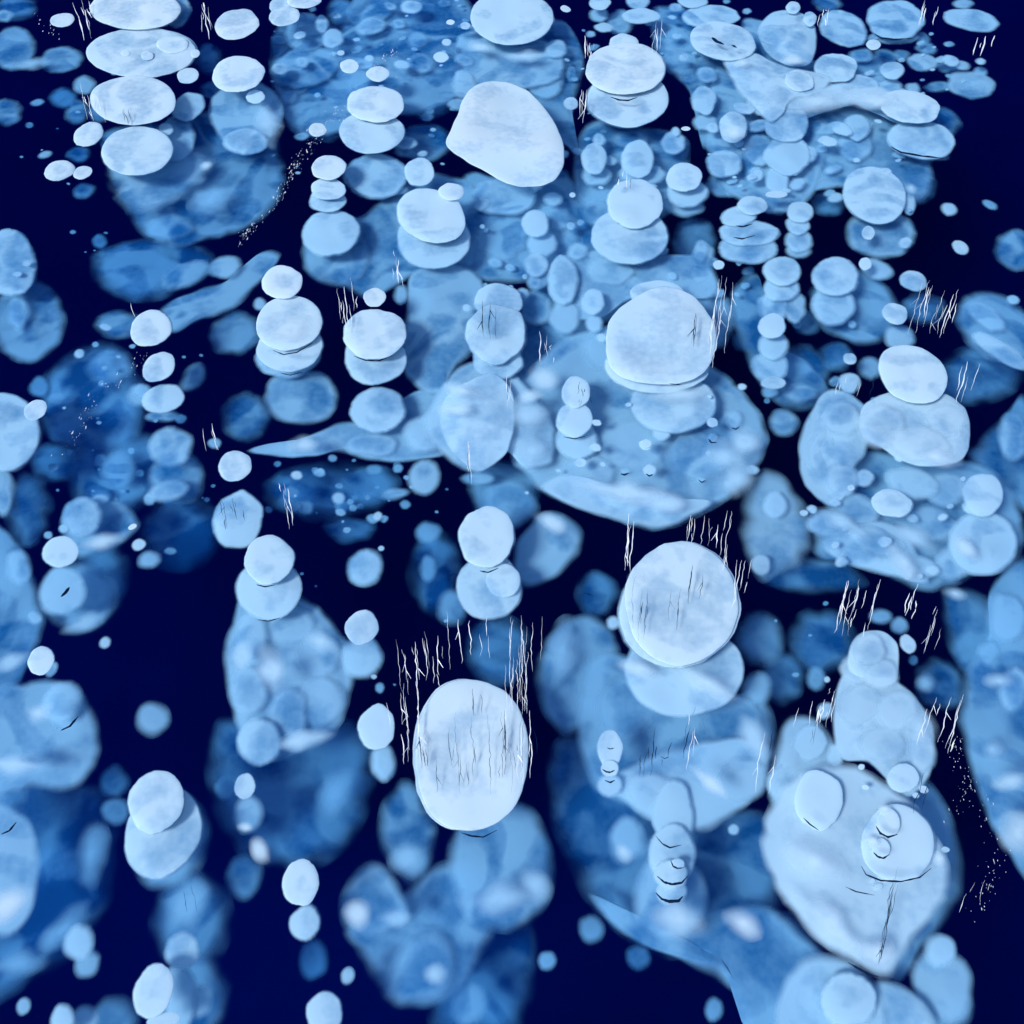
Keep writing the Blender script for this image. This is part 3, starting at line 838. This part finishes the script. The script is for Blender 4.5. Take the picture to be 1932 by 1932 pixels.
CRACKS = """
138 0 172 80 11 w left of the white head of the upper left stack
376 4 394 76 8 w left of the top white pair near the upper left
150 150 176 232 8 w above the tilted white oval near the upper left stack
218 203 238 240 3 d on the lower half of the upper left stack's third disc
1104 48 1124 112 10 w left of the scalloped stack's knob
1243 36 1252 102 3 w right of the scalloped stack's knob
1096 168 1104 236 4 w at the left foot of the scalloped stack
1148 318 1178 362 5 b above the bell below the barrel
1548 10 1562 50 6 w right of the skull shaped bubble at the top edge
1744 0 1772 50 9 w between the middle and rightmost top right plates
1850 64 1880 112 4 w hanging below the flat plate at far right
1352 512 1376 702 12 w right of the grand central dome, tall and bright
1308 588 1318 662 3 d on the right cheek of the grand central dome
1018 622 1052 688 8 w in the dark bay left of the huge central sheet
740 470 758 545 6 w above the small square bubble left of centre
640 522 672 628 13 w between the tilted stack and the drum
912 566 934 642 3 d on the face of the centre pawn
1084 712 1112 772 6 d across the tin man's cracked head
878 832 886 918 3 b crossing the foot of the centre column
955 705 963 772 3 b at the left tip of the huge central sheet
1734 524 1768 636 6 w right of the pale pebble and hood at right
1782 540 1812 642 8 w left of the tilted shell at the right edge
1814 680 1844 762 4 w on the deep sheet below the tilted shell
1572 704 1614 752 10 b at the left ear of the great mound
412 924 468 1002 7 d across the cracked oval above the lower left totem
526 888 546 1002 6 w right of the cracked oval, running to the totem's head
384 798 404 852 3 w in the dark left above the crisp white oval
246 566 254 602 1 w just above the speckled oval at left
766 1196 812 1312 12 w upper left of the great oval, thickest tangle
816 1170 842 1304 5 w long thin pair above the great oval
844 1150 902 1275 9 w between the snowman and the great oval
742 1278 782 1445 10 w along the left side of the great oval
964 1160 1004 1352 26 w dense fringe at the upper right of the great oval
784 1376 806 1452 8 d inside the left rim of the great oval
850 1335 965 1500 15 d scattered over the middle of the great oval
892 1298 908 1352 3 d short one near the top of the great oval
962 1330 1002 1482 12 b along the right rim of the great oval
1186 968 1198 1082 3 w above the left shoulder of the big round disc
1290 972 1312 1030 6 w touching the top of the big round disc
1340 968 1362 1052 5 w above right of the big round disc, left strand
1364 962 1398 1088 5 w above right of the big round disc, middle strand
1390 1040 1418 1168 9 w down the right side of the big round disc
1194 1082 1228 1225 6 d on the left half of the big round disc
1266 1110 1282 1192 3 d in the middle of the big round disc
1298 1064 1322 1142 3 d on the upper right of the big round disc
1298 1316 1312 1476 6 b from the bowl down across the blue torso
1198 1370 1276 1482 9 d scattered on the left of the blue torso
1590 1092 1658 1205 20 w above the right hand cone's tip
1710 1098 1730 1162 5 w under the mound's skirt, right of the cone's tip
1738 1130 1778 1245 9 w in the gap right of the cone's neck
1540 1298 1582 1376 16 w around the grey pebble left of the cone
1522 1372 1542 1408 2 d below the grey pebble on the cone's left wing
1766 1308 1812 1425 10 w in the dark between cone and right edge wall
1740 1452 1760 1540 4 d at the right side of the cone's chest
1655 1635 1694 1832 11 d slanting down the giant heart
1448 1368 1462 1502 4 b between the blue torso and the cone's left wing
350 1666 362 1730 2 d on the deep oval below the pair of eggs
1836 1640 1892 1722 4 w faint line in the dark at the lower right
"""
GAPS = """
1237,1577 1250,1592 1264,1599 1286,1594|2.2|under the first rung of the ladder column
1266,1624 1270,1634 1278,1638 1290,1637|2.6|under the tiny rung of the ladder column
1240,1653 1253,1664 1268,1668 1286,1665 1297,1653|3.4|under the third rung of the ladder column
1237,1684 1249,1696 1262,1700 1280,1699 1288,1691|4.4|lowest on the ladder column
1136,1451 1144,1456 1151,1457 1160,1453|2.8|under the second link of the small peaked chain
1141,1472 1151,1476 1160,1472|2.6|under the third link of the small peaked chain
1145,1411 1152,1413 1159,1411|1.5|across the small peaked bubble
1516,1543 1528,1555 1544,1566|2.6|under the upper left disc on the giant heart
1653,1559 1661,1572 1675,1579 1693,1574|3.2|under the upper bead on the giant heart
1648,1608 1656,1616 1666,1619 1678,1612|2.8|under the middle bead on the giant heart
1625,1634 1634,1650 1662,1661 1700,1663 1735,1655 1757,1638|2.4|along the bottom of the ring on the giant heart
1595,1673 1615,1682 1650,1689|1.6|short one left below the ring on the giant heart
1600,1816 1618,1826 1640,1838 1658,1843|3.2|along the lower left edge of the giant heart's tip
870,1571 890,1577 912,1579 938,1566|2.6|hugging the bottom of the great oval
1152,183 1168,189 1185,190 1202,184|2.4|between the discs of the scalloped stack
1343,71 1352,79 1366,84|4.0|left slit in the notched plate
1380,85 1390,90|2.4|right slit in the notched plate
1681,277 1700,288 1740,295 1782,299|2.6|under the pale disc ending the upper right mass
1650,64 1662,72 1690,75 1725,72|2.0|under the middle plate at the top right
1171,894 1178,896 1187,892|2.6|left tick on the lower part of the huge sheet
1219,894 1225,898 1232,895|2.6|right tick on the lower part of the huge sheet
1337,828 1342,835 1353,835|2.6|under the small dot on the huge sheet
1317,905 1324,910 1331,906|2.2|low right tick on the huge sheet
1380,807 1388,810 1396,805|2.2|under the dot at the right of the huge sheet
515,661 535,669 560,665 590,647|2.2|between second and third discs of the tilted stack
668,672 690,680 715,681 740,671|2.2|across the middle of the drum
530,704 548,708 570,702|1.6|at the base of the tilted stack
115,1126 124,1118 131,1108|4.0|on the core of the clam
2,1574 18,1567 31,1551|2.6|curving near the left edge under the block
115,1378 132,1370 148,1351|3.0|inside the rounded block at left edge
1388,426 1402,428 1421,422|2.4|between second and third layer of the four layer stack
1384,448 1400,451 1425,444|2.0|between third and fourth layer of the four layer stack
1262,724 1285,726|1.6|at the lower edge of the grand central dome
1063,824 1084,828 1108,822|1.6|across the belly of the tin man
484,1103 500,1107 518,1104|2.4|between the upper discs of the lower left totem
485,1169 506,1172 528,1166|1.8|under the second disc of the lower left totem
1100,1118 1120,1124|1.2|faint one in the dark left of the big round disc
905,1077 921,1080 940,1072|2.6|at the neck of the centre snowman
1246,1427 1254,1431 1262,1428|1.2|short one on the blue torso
"""

def catmull(P, n):
    out = []
    m = len(P)
    for i in range(m):
        p0, p1, p2, p3 = P[i - 1], P[i], P[(i + 1) % m], P[(i + 2) % m]
        for k in range(n):
            t = k / n
            out.append(tuple(0.5 * ((2 * b) + (c - a) * t + (2 * a - 5 * b + 4 * c - d) * t * t + (3 * b - a - 3 * c + d) * t ** 3)
                             for a, b, c, d in zip(p0, p1, p2, p3)))
    return out

def ellipse(cx, cy, rx, ry, rot, rough, seed):
    n = 64 if max(rx, ry) > 40 else 40 if max(rx, ry) > 16 else 20
    a = R(rot); P = []
    for i in range(n):
        t = 2 * math.pi * i / n
        k = 1 + rough * noise.noise((math.cos(t) * 1.3 + seed * 7.1, math.sin(t) * 1.3, seed * 3.3)) \
              + 0.3 * rough * noise.noise((math.cos(t) * 4.5, math.sin(t) * 4.5 + seed * 5.7, seed)) \
              + 0.16 * rough * noise.noise((math.cos(t) * 11, math.sin(t) * 11 + seed, seed * 2.1))
        x, y = rx * k * math.cos(t), ry * k * math.sin(t)
        P.append((cx + x * math.cos(a) - y * math.sin(a), cy + x * math.sin(a) + y * math.cos(a)))
    return P

L_MAX = 0.66
def depth_for(t, cx, cy):
    e = -ray(cx, min(max(cy, 0), 1932)).z
    return (0.065 + t * L_MAX) / (1 / e + 1 / math.sin(R(SUN_EL)))

RINGS = (1.0, 0.985, 0.955, 0.91, 0.84, 0.74, 0.6, 0.42, 0.22)
def bubble_geo(P, depth, kind, t, idx, blend=False, melt=False, phrase=''):
    """A flat frosted pocket of gas: rounded rim, slightly domed and dimpled top, flat underside."""
    W = [at(x, y, depth) for x, y in P]
    n = len(W)
    c = sum(W, Vector()) / n
    soft = 0.0016 + 0.085 * max(0, t - 0.05) ** 1.15
    if kind == 'f': soft = 0.98 * sum((w - c).length for w in W) / n
    if melt and kind == 'S': soft = max(soft, 0.02)
    if blend: soft = max(soft, 0.45 * sum((w - c).length for w in W) / n)
    soft = min(soft, (0.98 if kind == 'f' else 0.75) * sum((w - c).length for w in W) / n)
    rm = sum((w - c).length for w in W) / n
    # push the outline out by half of its soft margin
    loc = []
    for w in W:
        d = w - c; ln = d.length
        loc.append(d * ((ln + 0.45 * soft) / ln))
    h = min(0.06 * rm, 0.0032) if kind != 'f' else min(0.03 * rm, 0.002)
    low = h * 0.7
    V, F, E = [], [], []
    sd = idx * 1.37
    for s in RINGS:
        prof = h * ((1 - s ** 7) ** 0.5 if soft < 0.006 else (1 - s * s)) if s < 1 else 0.0
        for v in loc:
            x, y = v.x * s, v.y * s
            z = prof
            if kind == 'S':
                z += (1 - s ** 4) * 0.012 * noise.noise((x * 7 + sd, y * 7, sd))
            elif kind == 'B':
                z += (1 - s ** 4) * min(0.06 * rm, 0.005) * noise.noise((x * 14 + sd, y * 14, sd))
            wob = 0.3 * soft * noise.noise(((c.x + x) * 26, (c.y + y) * 26, sd)) if s < 1 else 0.0
            V.append((x, y, z)); E.append(max(0.0, (1 - s) * (rm if kind == 'f' else v.length) + wob))
    V.append((0, 0, h)); E.append(rm); top = len(V) - 1
    nr = len(RINGS)
    for r in range(nr - 1):
        for i in range(n):
            j = (i + 1) % n
            F.append((r * n + i, r * n + j, (r + 1) * n + j, (r + 1) * n + i))
    for i in range(n):
        F.append(((nr - 1) * n + i, (nr - 1) * n + (i + 1) % n, top))
    b0 = len(V)
    for s, zz in ((0.97, -low * 0.7), (0.88, -low)):
        for v in loc:
            V.append((v.x * s, v.y * s, zz)); E.append((1 - s) * v.length)
    V.append((0, 0, -low)); E.append(rm); bot = len(V) - 1
    for i in range(n):
        j = (i + 1) % n
        F.append((j, i, b0 + i, b0 + j))
        F.append((b0 + j, b0 + i, b0 + n + i, b0 + n + j))
        F.append((b0 + n + j, b0 + n + i, bot))
    # keep faces turned outwards whatever way the outline ran
    area = sum(loc[i].x * loc[(i + 1) % n].y - loc[(i + 1) % n].x * loc[i].y for i in range(n))
    if area < 0: F = [tuple(reversed(f)) for f in F]
    op = 1.0 if t < 0.3 else 0.95 if t < 0.5 else 0.88
    fr = min(0.95, 0.26 + 0.95 * t)
    if blend: op = min(op, 0.85)
    if 'ring lying' in phrase: fr = 0.5
    if kind == 'S': fr = min(0.95, 0.16 + 1.15 * t)
    if 'giant pale heart' in phrase: fr = 0.15
    if kind == 'f': op, fr = 0.97, 0.0
    return c, V, F, {'edge': E, 'soft': [soft] * len(V), 'opacity': [op] * b0 + [op * 0.03] * (len(V) - b0), 'frost': [fr] * len(V)}, rm

def tone_word(t):
    return 'white' if t < .06 else 'pale' if t < .2 else 'light blue' if t < .4 else 'blue' if t < .6 else 'deep blue' if t < .76 else 'navy blue'
def size_word(r):
    return 'tiny ' if r < 12 else 'small ' if r < 24 else '' if r < 45 else 'large ' if r < 80 else 'huge '

items = []
for idx, line in enumerate(DATA.strip().split('\n')):
    kind = 'B'
    if line[0] == 'S':
        head, phrase = line.split('|')
        tok = head.split(); t = float(tok[1])
        ctrl = [tuple(float(k) for k in q.split(',')) for q in tok[2:]]
        P = catmull(ctrl, 7)
        xs = [p[0] for p in P]; ys = [p[1] for p in P]
        cx, cy = sum(xs) / len(P), sum(ys) / len(P)
        size = (max(xs) - min(xs) + max(ys) - min(ys)) / 4
        k = 0.02
        P = [(cx + (x - cx) * (1 + k * noise.noise((x * .05, y * .05, idx))), cy + (y - cy) * (1 + k * noise.noise((x * .05, y * .05, idx)))) for x, y in P]
        kind = 'S'
    else:
        tok = line.split()
        if tok[0] == 'f': kind = 'f'; tok = tok[1:]
        cx, cy, rx, ry, rot, t = [float(k) for k in tok[:6]]; phrase = ' '.join(tok[6:])
        size = (rx + ry) / 2
        rough = 0.10 if rx < 60 else 0.055
        P = ellipse(cx, cy, rx, ry, rot, rough, idx * 0.731 + 0.37)
    items.append((kind, size, t, cx, cy, P, phrase, idx))

# the countless small ones that fill the gaps of the crowded far part
srng = random.Random(5)
for x0, y0, x1, y1, cnt, r0, r1, t0, t1 in (
        (500, 0, 900, 330, 80, 3, 18, .2, .6), (900, 340, 1100, 560, 26, 4, 22, .25, .5), (1060, 0, 1500, 380, 60, 3, 17, .2, .5),
        (1380, 120, 1760, 400, 46, 4, 20, .15, .4), (1560, 60, 1860, 180, 24, 4, 12, .25, .5), (1060, 440, 1400, 620, 26, 5, 22, .25, .45),
        (80, 640, 420, 960, 40, 3, 15, .35, .7), (480, 860, 860, 980, 34, 3, 13, .35, .7), (1380, 480, 1700, 760, 24, 3, 13, .3, .6),
        (0, 80, 230, 480, 14, 2, 6, .4, .7), (1400, 1060, 1560, 1300, 7, 3, 7, .4, .7), (1600, 1380, 1790, 1700, 8, 5, 12, .05, .1),
        (960, 700, 1420, 940, 22, 4, 14, .1, .3), (560, 960, 860, 1300, 9, 2, 6, .3, .7), (1500, 860, 1900, 1090, 22, 6, 18, .1, .25)):
    for k in range(cnt):
        r_ = r0 + (r1 - r0) * srng.random() ** 1.8; e_ = 0.62 if y0 < 300 else 0.85
        cx, cy_ = srng.uniform(x0, x1), srng.uniform(y0, y1); q = 9000 + len(items)
        items.append(('B', r_ * .5, srng.uniform(t0, t1), cx, cy_, ellipse(cx, cy_, r_ * srng.uniform(.9, 1.3), r_ * e_, srng.uniform(-20, 20), .14, q * .37), '', q))
bubbles = sorted((i for i in items if i[0] == 'B'), key=lambda i: -i[1])
single = set(i[7] for i in bubbles[:300])
sv, sf, sa = [], [], {}
for kind, size, t, cx, cy, P, phrase, idx in items:
    # a hair of extra depth so that no two bubbles lie in the same plane
    c, V, F, A, rm = bubble_geo(P, depth_for(t, cx, cy) + (idx % 7) * 0.0004, kind, t, idx, ' lobe' in phrase or ('knob' in phrase and any(q in phrase for q in ('mound', 'skirt', 'hem'))),
                             any(q in phrase for q in ('apron', 'wing', 'web', 'crescent', 'shoulder', 'joining', 'torso', 'giant pale heart', 'hem flowing', 'huge sheet', 'lumpy')), phrase)
    if kind == 'B' and idx not in single:
        b = len(sv)
        sv += [tuple(c + Vector(v)) for v in V]; sf += [tuple(b + k for k in f) for f in F]
        for k, v in A.items(): sa.setdefault(k, []).extend(v)
        continue
    if kind == 'B':
        o = link_mesh('frozen_bubble', V, F, M_BUB, c, attrs=A)
        tag(o, '%s%s bubble, %s' % (size_word(size), tone_word(t), phrase), 'bubble', 'gas bubbles frozen in the lake ice')
        # most large bubbles froze in thin layers, one under the other: their edges show beneath
        if size >= 24 and t < .3 and ' lobe' not in phrase:
            for j in range(2 if size >= 48 and idx % 2 == 0 else 1):
                k = 0.995 + 0.008 * math.sin(idx * 2.3 + j)
                ox, oy = math.sin(idx * 1.7 + j * 2) * size * .04, size * .02 * j
                P2 = [(cx + ox + (x - cx) * k * (1 + .02 * noise.noise((x * .04, y * .04, idx + j * 9))), cy + oy + (y - cy) * k) for x, y in P]
                c2, V2, F2, A2, r2 = bubble_geo(P2, -c.z + 0.0075 * (j + 1) * (1 + .5 * math.sin(idx + j)), 'B', min(.35, t + .05 * (j + 1)), idx + 300)
                link_mesh('thin_layer', V2, F2, M_BUB, c2 - c, attrs=A2, parent=o)
    elif kind == 'S':
        o = link_mesh('frozen_gas_sheet', V, F, M_BUB, c, attrs=A)
        tag(o, '%s, %s gas pocket' % (phrase, tone_word(t)), 'gas pocket', 'broad gas pockets frozen in the lake ice')
    else:
        o = link_mesh('frost_patch', V, F, M_BUB, c, attrs=A)
        tag(o, 'soft frost patch, %s' % phrase, 'frost patch', 'cloudy frost patches in the lake ice')
o = link_mesh('tiny_bubbles', sv, sf, M_BUB, attrs=sa)
tag(o, 'scatter of the tiniest gas bubbles spread through the blue ice', 'bubbles', kind='stuff')

# ---------------------------------------------------------------- hairline cracks near the surface
def tube(V, F, pts, rad):
    n = 3
    for k, (p, r_) in enumerate(zip(pts, rad)):
        q = pts[min(k + 1, len(pts) - 1)] - pts[max(k - 1, 0)]
        q.normalize(); u = q.cross(Vector((0, 0, 1)));
        if u.length < 1e-4: u = Vector((1, 0, 0))
        u.normalize(); w = q.cross(u)
        b = len(V)
        for i in range(n):
            a = 2 * math.pi * i / n
            V.append(tuple(p + u * math.cos(a) * r_ + w * math.sin(a) * r_))
        if k:
            for i in range(n):
                F.append((b - n + i, b - n + (i + 1) % n, b + (i + 1) % n, b + i))

rng = random.Random(11)
for line in CRACKS.strip().split('\n'):
    tok = line.split()
    x0, y0, x1, y1 = map(float, tok[:4]); n = int(tok[4]); c = tok[5]; phrase = ' '.join(tok[6:])
    cx, cy = (x0 + x1) / 2, (y0 + y1) / 2
    base = at(cx, cy, 0.006)
    root = bpy.data.objects.new('ice_crack', None); root.location = base
    root.empty_display_size = 0.02
    scene.collection.objects.link(root)
    word = {'w': 'white', 'd': 'dark', 'b': 'black and white'}[c]
    tag(root, '%s hairline crack%s %s' % (word, 's' if n > 1 else '', phrase), 'ice crack', 'hairline cracks in the lake ice')
    H = y1 - y0
    if c == 'w' and n > 6: n = int(n * .75)
    for k in range(n):
        # a fracture runs down through the ice, so seen from above it points to the viewer's feet
        if n <= 3: ln = H * rng.uniform(.6, .95)
        elif c == 'w': ln = H * rng.choice((rng.uniform(.12, .35), rng.uniform(.3, .6), rng.uniform(.5, .95)))
        else: ln = H * rng.choice((rng.uniform(.08, .3), rng.uniform(.15, .5), rng.uniform(.4, .95)))
        sy = y0 + rng.random() * (H - ln); ey = sy + ln
        sx = (x0 + x1) / 2 + rng.gauss(0, 0.42) * (x1 - x0)
        if 'slanting down' in phrase:
            f = (sy - y0) / H; sx = x1 - f * (x1 - x0) + rng.uniform(-4, 4); ex = sx - ln / H * (x1 - x0)
        else:
            ex = sx + (966 - sx) * ln / (3100 - sy * .3) + rng.gauss(0, 1.5)
        seg = max(4, int(ln / 7)); pts = []
        off = 0
        for i in range(seg + 1):
            f = i / seg
            off += rng.gauss(0, 1.3); off *= 0.8
            pts.append(at(sx + (ex - sx) * f + off, sy + (ey - sy) * f, 0.003 + 0.012 * f))
        dist = (pts[0] - Vector((0, 0, CAM_H))).length
        base_r = (0.00042 if c == 'd' else 0.00026 if 'faint' in phrase else 0.00042) * dist * rng.choice((.5, .7, .9, 1, 1.5))
        rad = [base_r * min(1, 0.25 + 2.2 * min(i, seg - i) / seg) * rng.uniform(.5, 1.3) for i in range(seg + 1)]
        V, F = [], []
        tube(V, F, [p - base for p in pts], rad)
        if rng.random() < .3 and seg > 5:
            i = rng.randrange(2, seg - 2); q = pts[i]
            sgn = rng.choice((-1, 1)); dd = (pts[i + 1] - pts[i]) * 1.5 + Vector((sgn * .004 * dist, 0, 0))
            tube(V, F, [q - base, q + dd * .6 - base, q + dd * 1.4 - base], [base_r, base_r * .7, base_r * .3])
        dark = c == 'd' or (c == 'b' and k % 2)
        link_mesh('hairline', V, F, M_DARK if dark else M_WHITE, smooth=False, parent=root)

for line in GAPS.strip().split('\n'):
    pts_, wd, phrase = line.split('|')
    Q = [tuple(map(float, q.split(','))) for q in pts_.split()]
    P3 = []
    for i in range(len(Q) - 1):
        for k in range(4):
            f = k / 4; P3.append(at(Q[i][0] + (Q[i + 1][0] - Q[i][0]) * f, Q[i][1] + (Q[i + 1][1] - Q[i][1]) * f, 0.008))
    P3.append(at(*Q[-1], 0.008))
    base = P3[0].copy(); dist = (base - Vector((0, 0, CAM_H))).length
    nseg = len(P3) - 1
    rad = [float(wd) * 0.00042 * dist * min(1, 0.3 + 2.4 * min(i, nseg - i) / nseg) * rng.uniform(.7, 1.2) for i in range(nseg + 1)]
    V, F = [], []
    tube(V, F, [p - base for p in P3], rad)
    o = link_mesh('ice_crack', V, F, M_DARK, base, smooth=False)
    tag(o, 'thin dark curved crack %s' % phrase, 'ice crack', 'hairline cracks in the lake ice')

# ---------------------------------------------------------------- trails of frost flecks
BANDS = [
    ([(745, 95), (720, 112), (695, 140)], 60, 9, 'trail of icy flecks above the speckled stack near the top'),
    ([(660, 200), (625, 225), (595, 262), (565, 300), (540, 340), (520, 385)], 210, 13, 'trail of icy flecks running down left of the speckled stack'),
    ([(510, 395), (480, 425), (450, 458)], 70, 9, 'faint lower end of the fleck trail by the upper left base'),
    ([(275, 655), (240, 700), (195, 740), (160, 790), (110, 870)], 90, 16, 'sparse icy flecks in the dark ice at left'),
    ([(1790, 1390), (1815, 1440), (1830, 1490), (1790, 1540)], 70, 22, 'icy flecks in the dark between heart and right edge wall'),
    ([(1850, 1500), (1870, 1560), (1880, 1640), (1850, 1720)], 70, 26, 'fine icy dust in the dark ice at lower right'),
    ([(60, 20), (90, 50), (110, 70)], 16, 12, 'few icy flecks near the top left corner'),
    ([(1420, 590), (1500, 680), (1470, 620)], 6, 20, 'few icy flecks beside the totem'),
]
for pts, cnt, wid, label in BANDS:
    V, F = [], []
    for k in range(cnt):
        f = rng.random() * (len(pts) - 1); i = int(f); f -= i
        x = pts[i][0] + (pts[i + 1][0] - pts[i][0]) * f + rng.gauss(0, wid * .5)
        y = pts[i][1] + (pts[i + 1][1] - pts[i][1]) * f + rng.gauss(0, wid * .5)
        p = at(x, y, rng.uniform(.004, .02)); d = (p - Vector((0, 0, CAM_H))).length
        r_ = d * rng.choice((.00014, .0002, .0003, .0005 if wid < 20 else .0003))
        b = len(V)
        hh = r_ * rng.choice((1, 1, 2, 3.5))
        for dx, dy, dz in ((-r_, -hh, 0), (r_, -hh * .4, 0), (r_ * .4, hh, r_), (-r_ * .6, hh * .5, 0), (0, 0, -r_)):
            V.append((p.x + dx, p.y + dy * 1.4, p.z + dz))
        F += [(b, b + 1, b + 2), (b, b + 2, b + 3), (b, b + 4, b + 1), (b + 1, b + 4, b + 2), (b + 2, b + 4, b + 3), (b + 3, b + 4, b)]
    o = link_mesh('ice_flecks', V, F, M_WHITE, smooth=False)
    tag(o, label, 'ice flecks', kind='stuff')
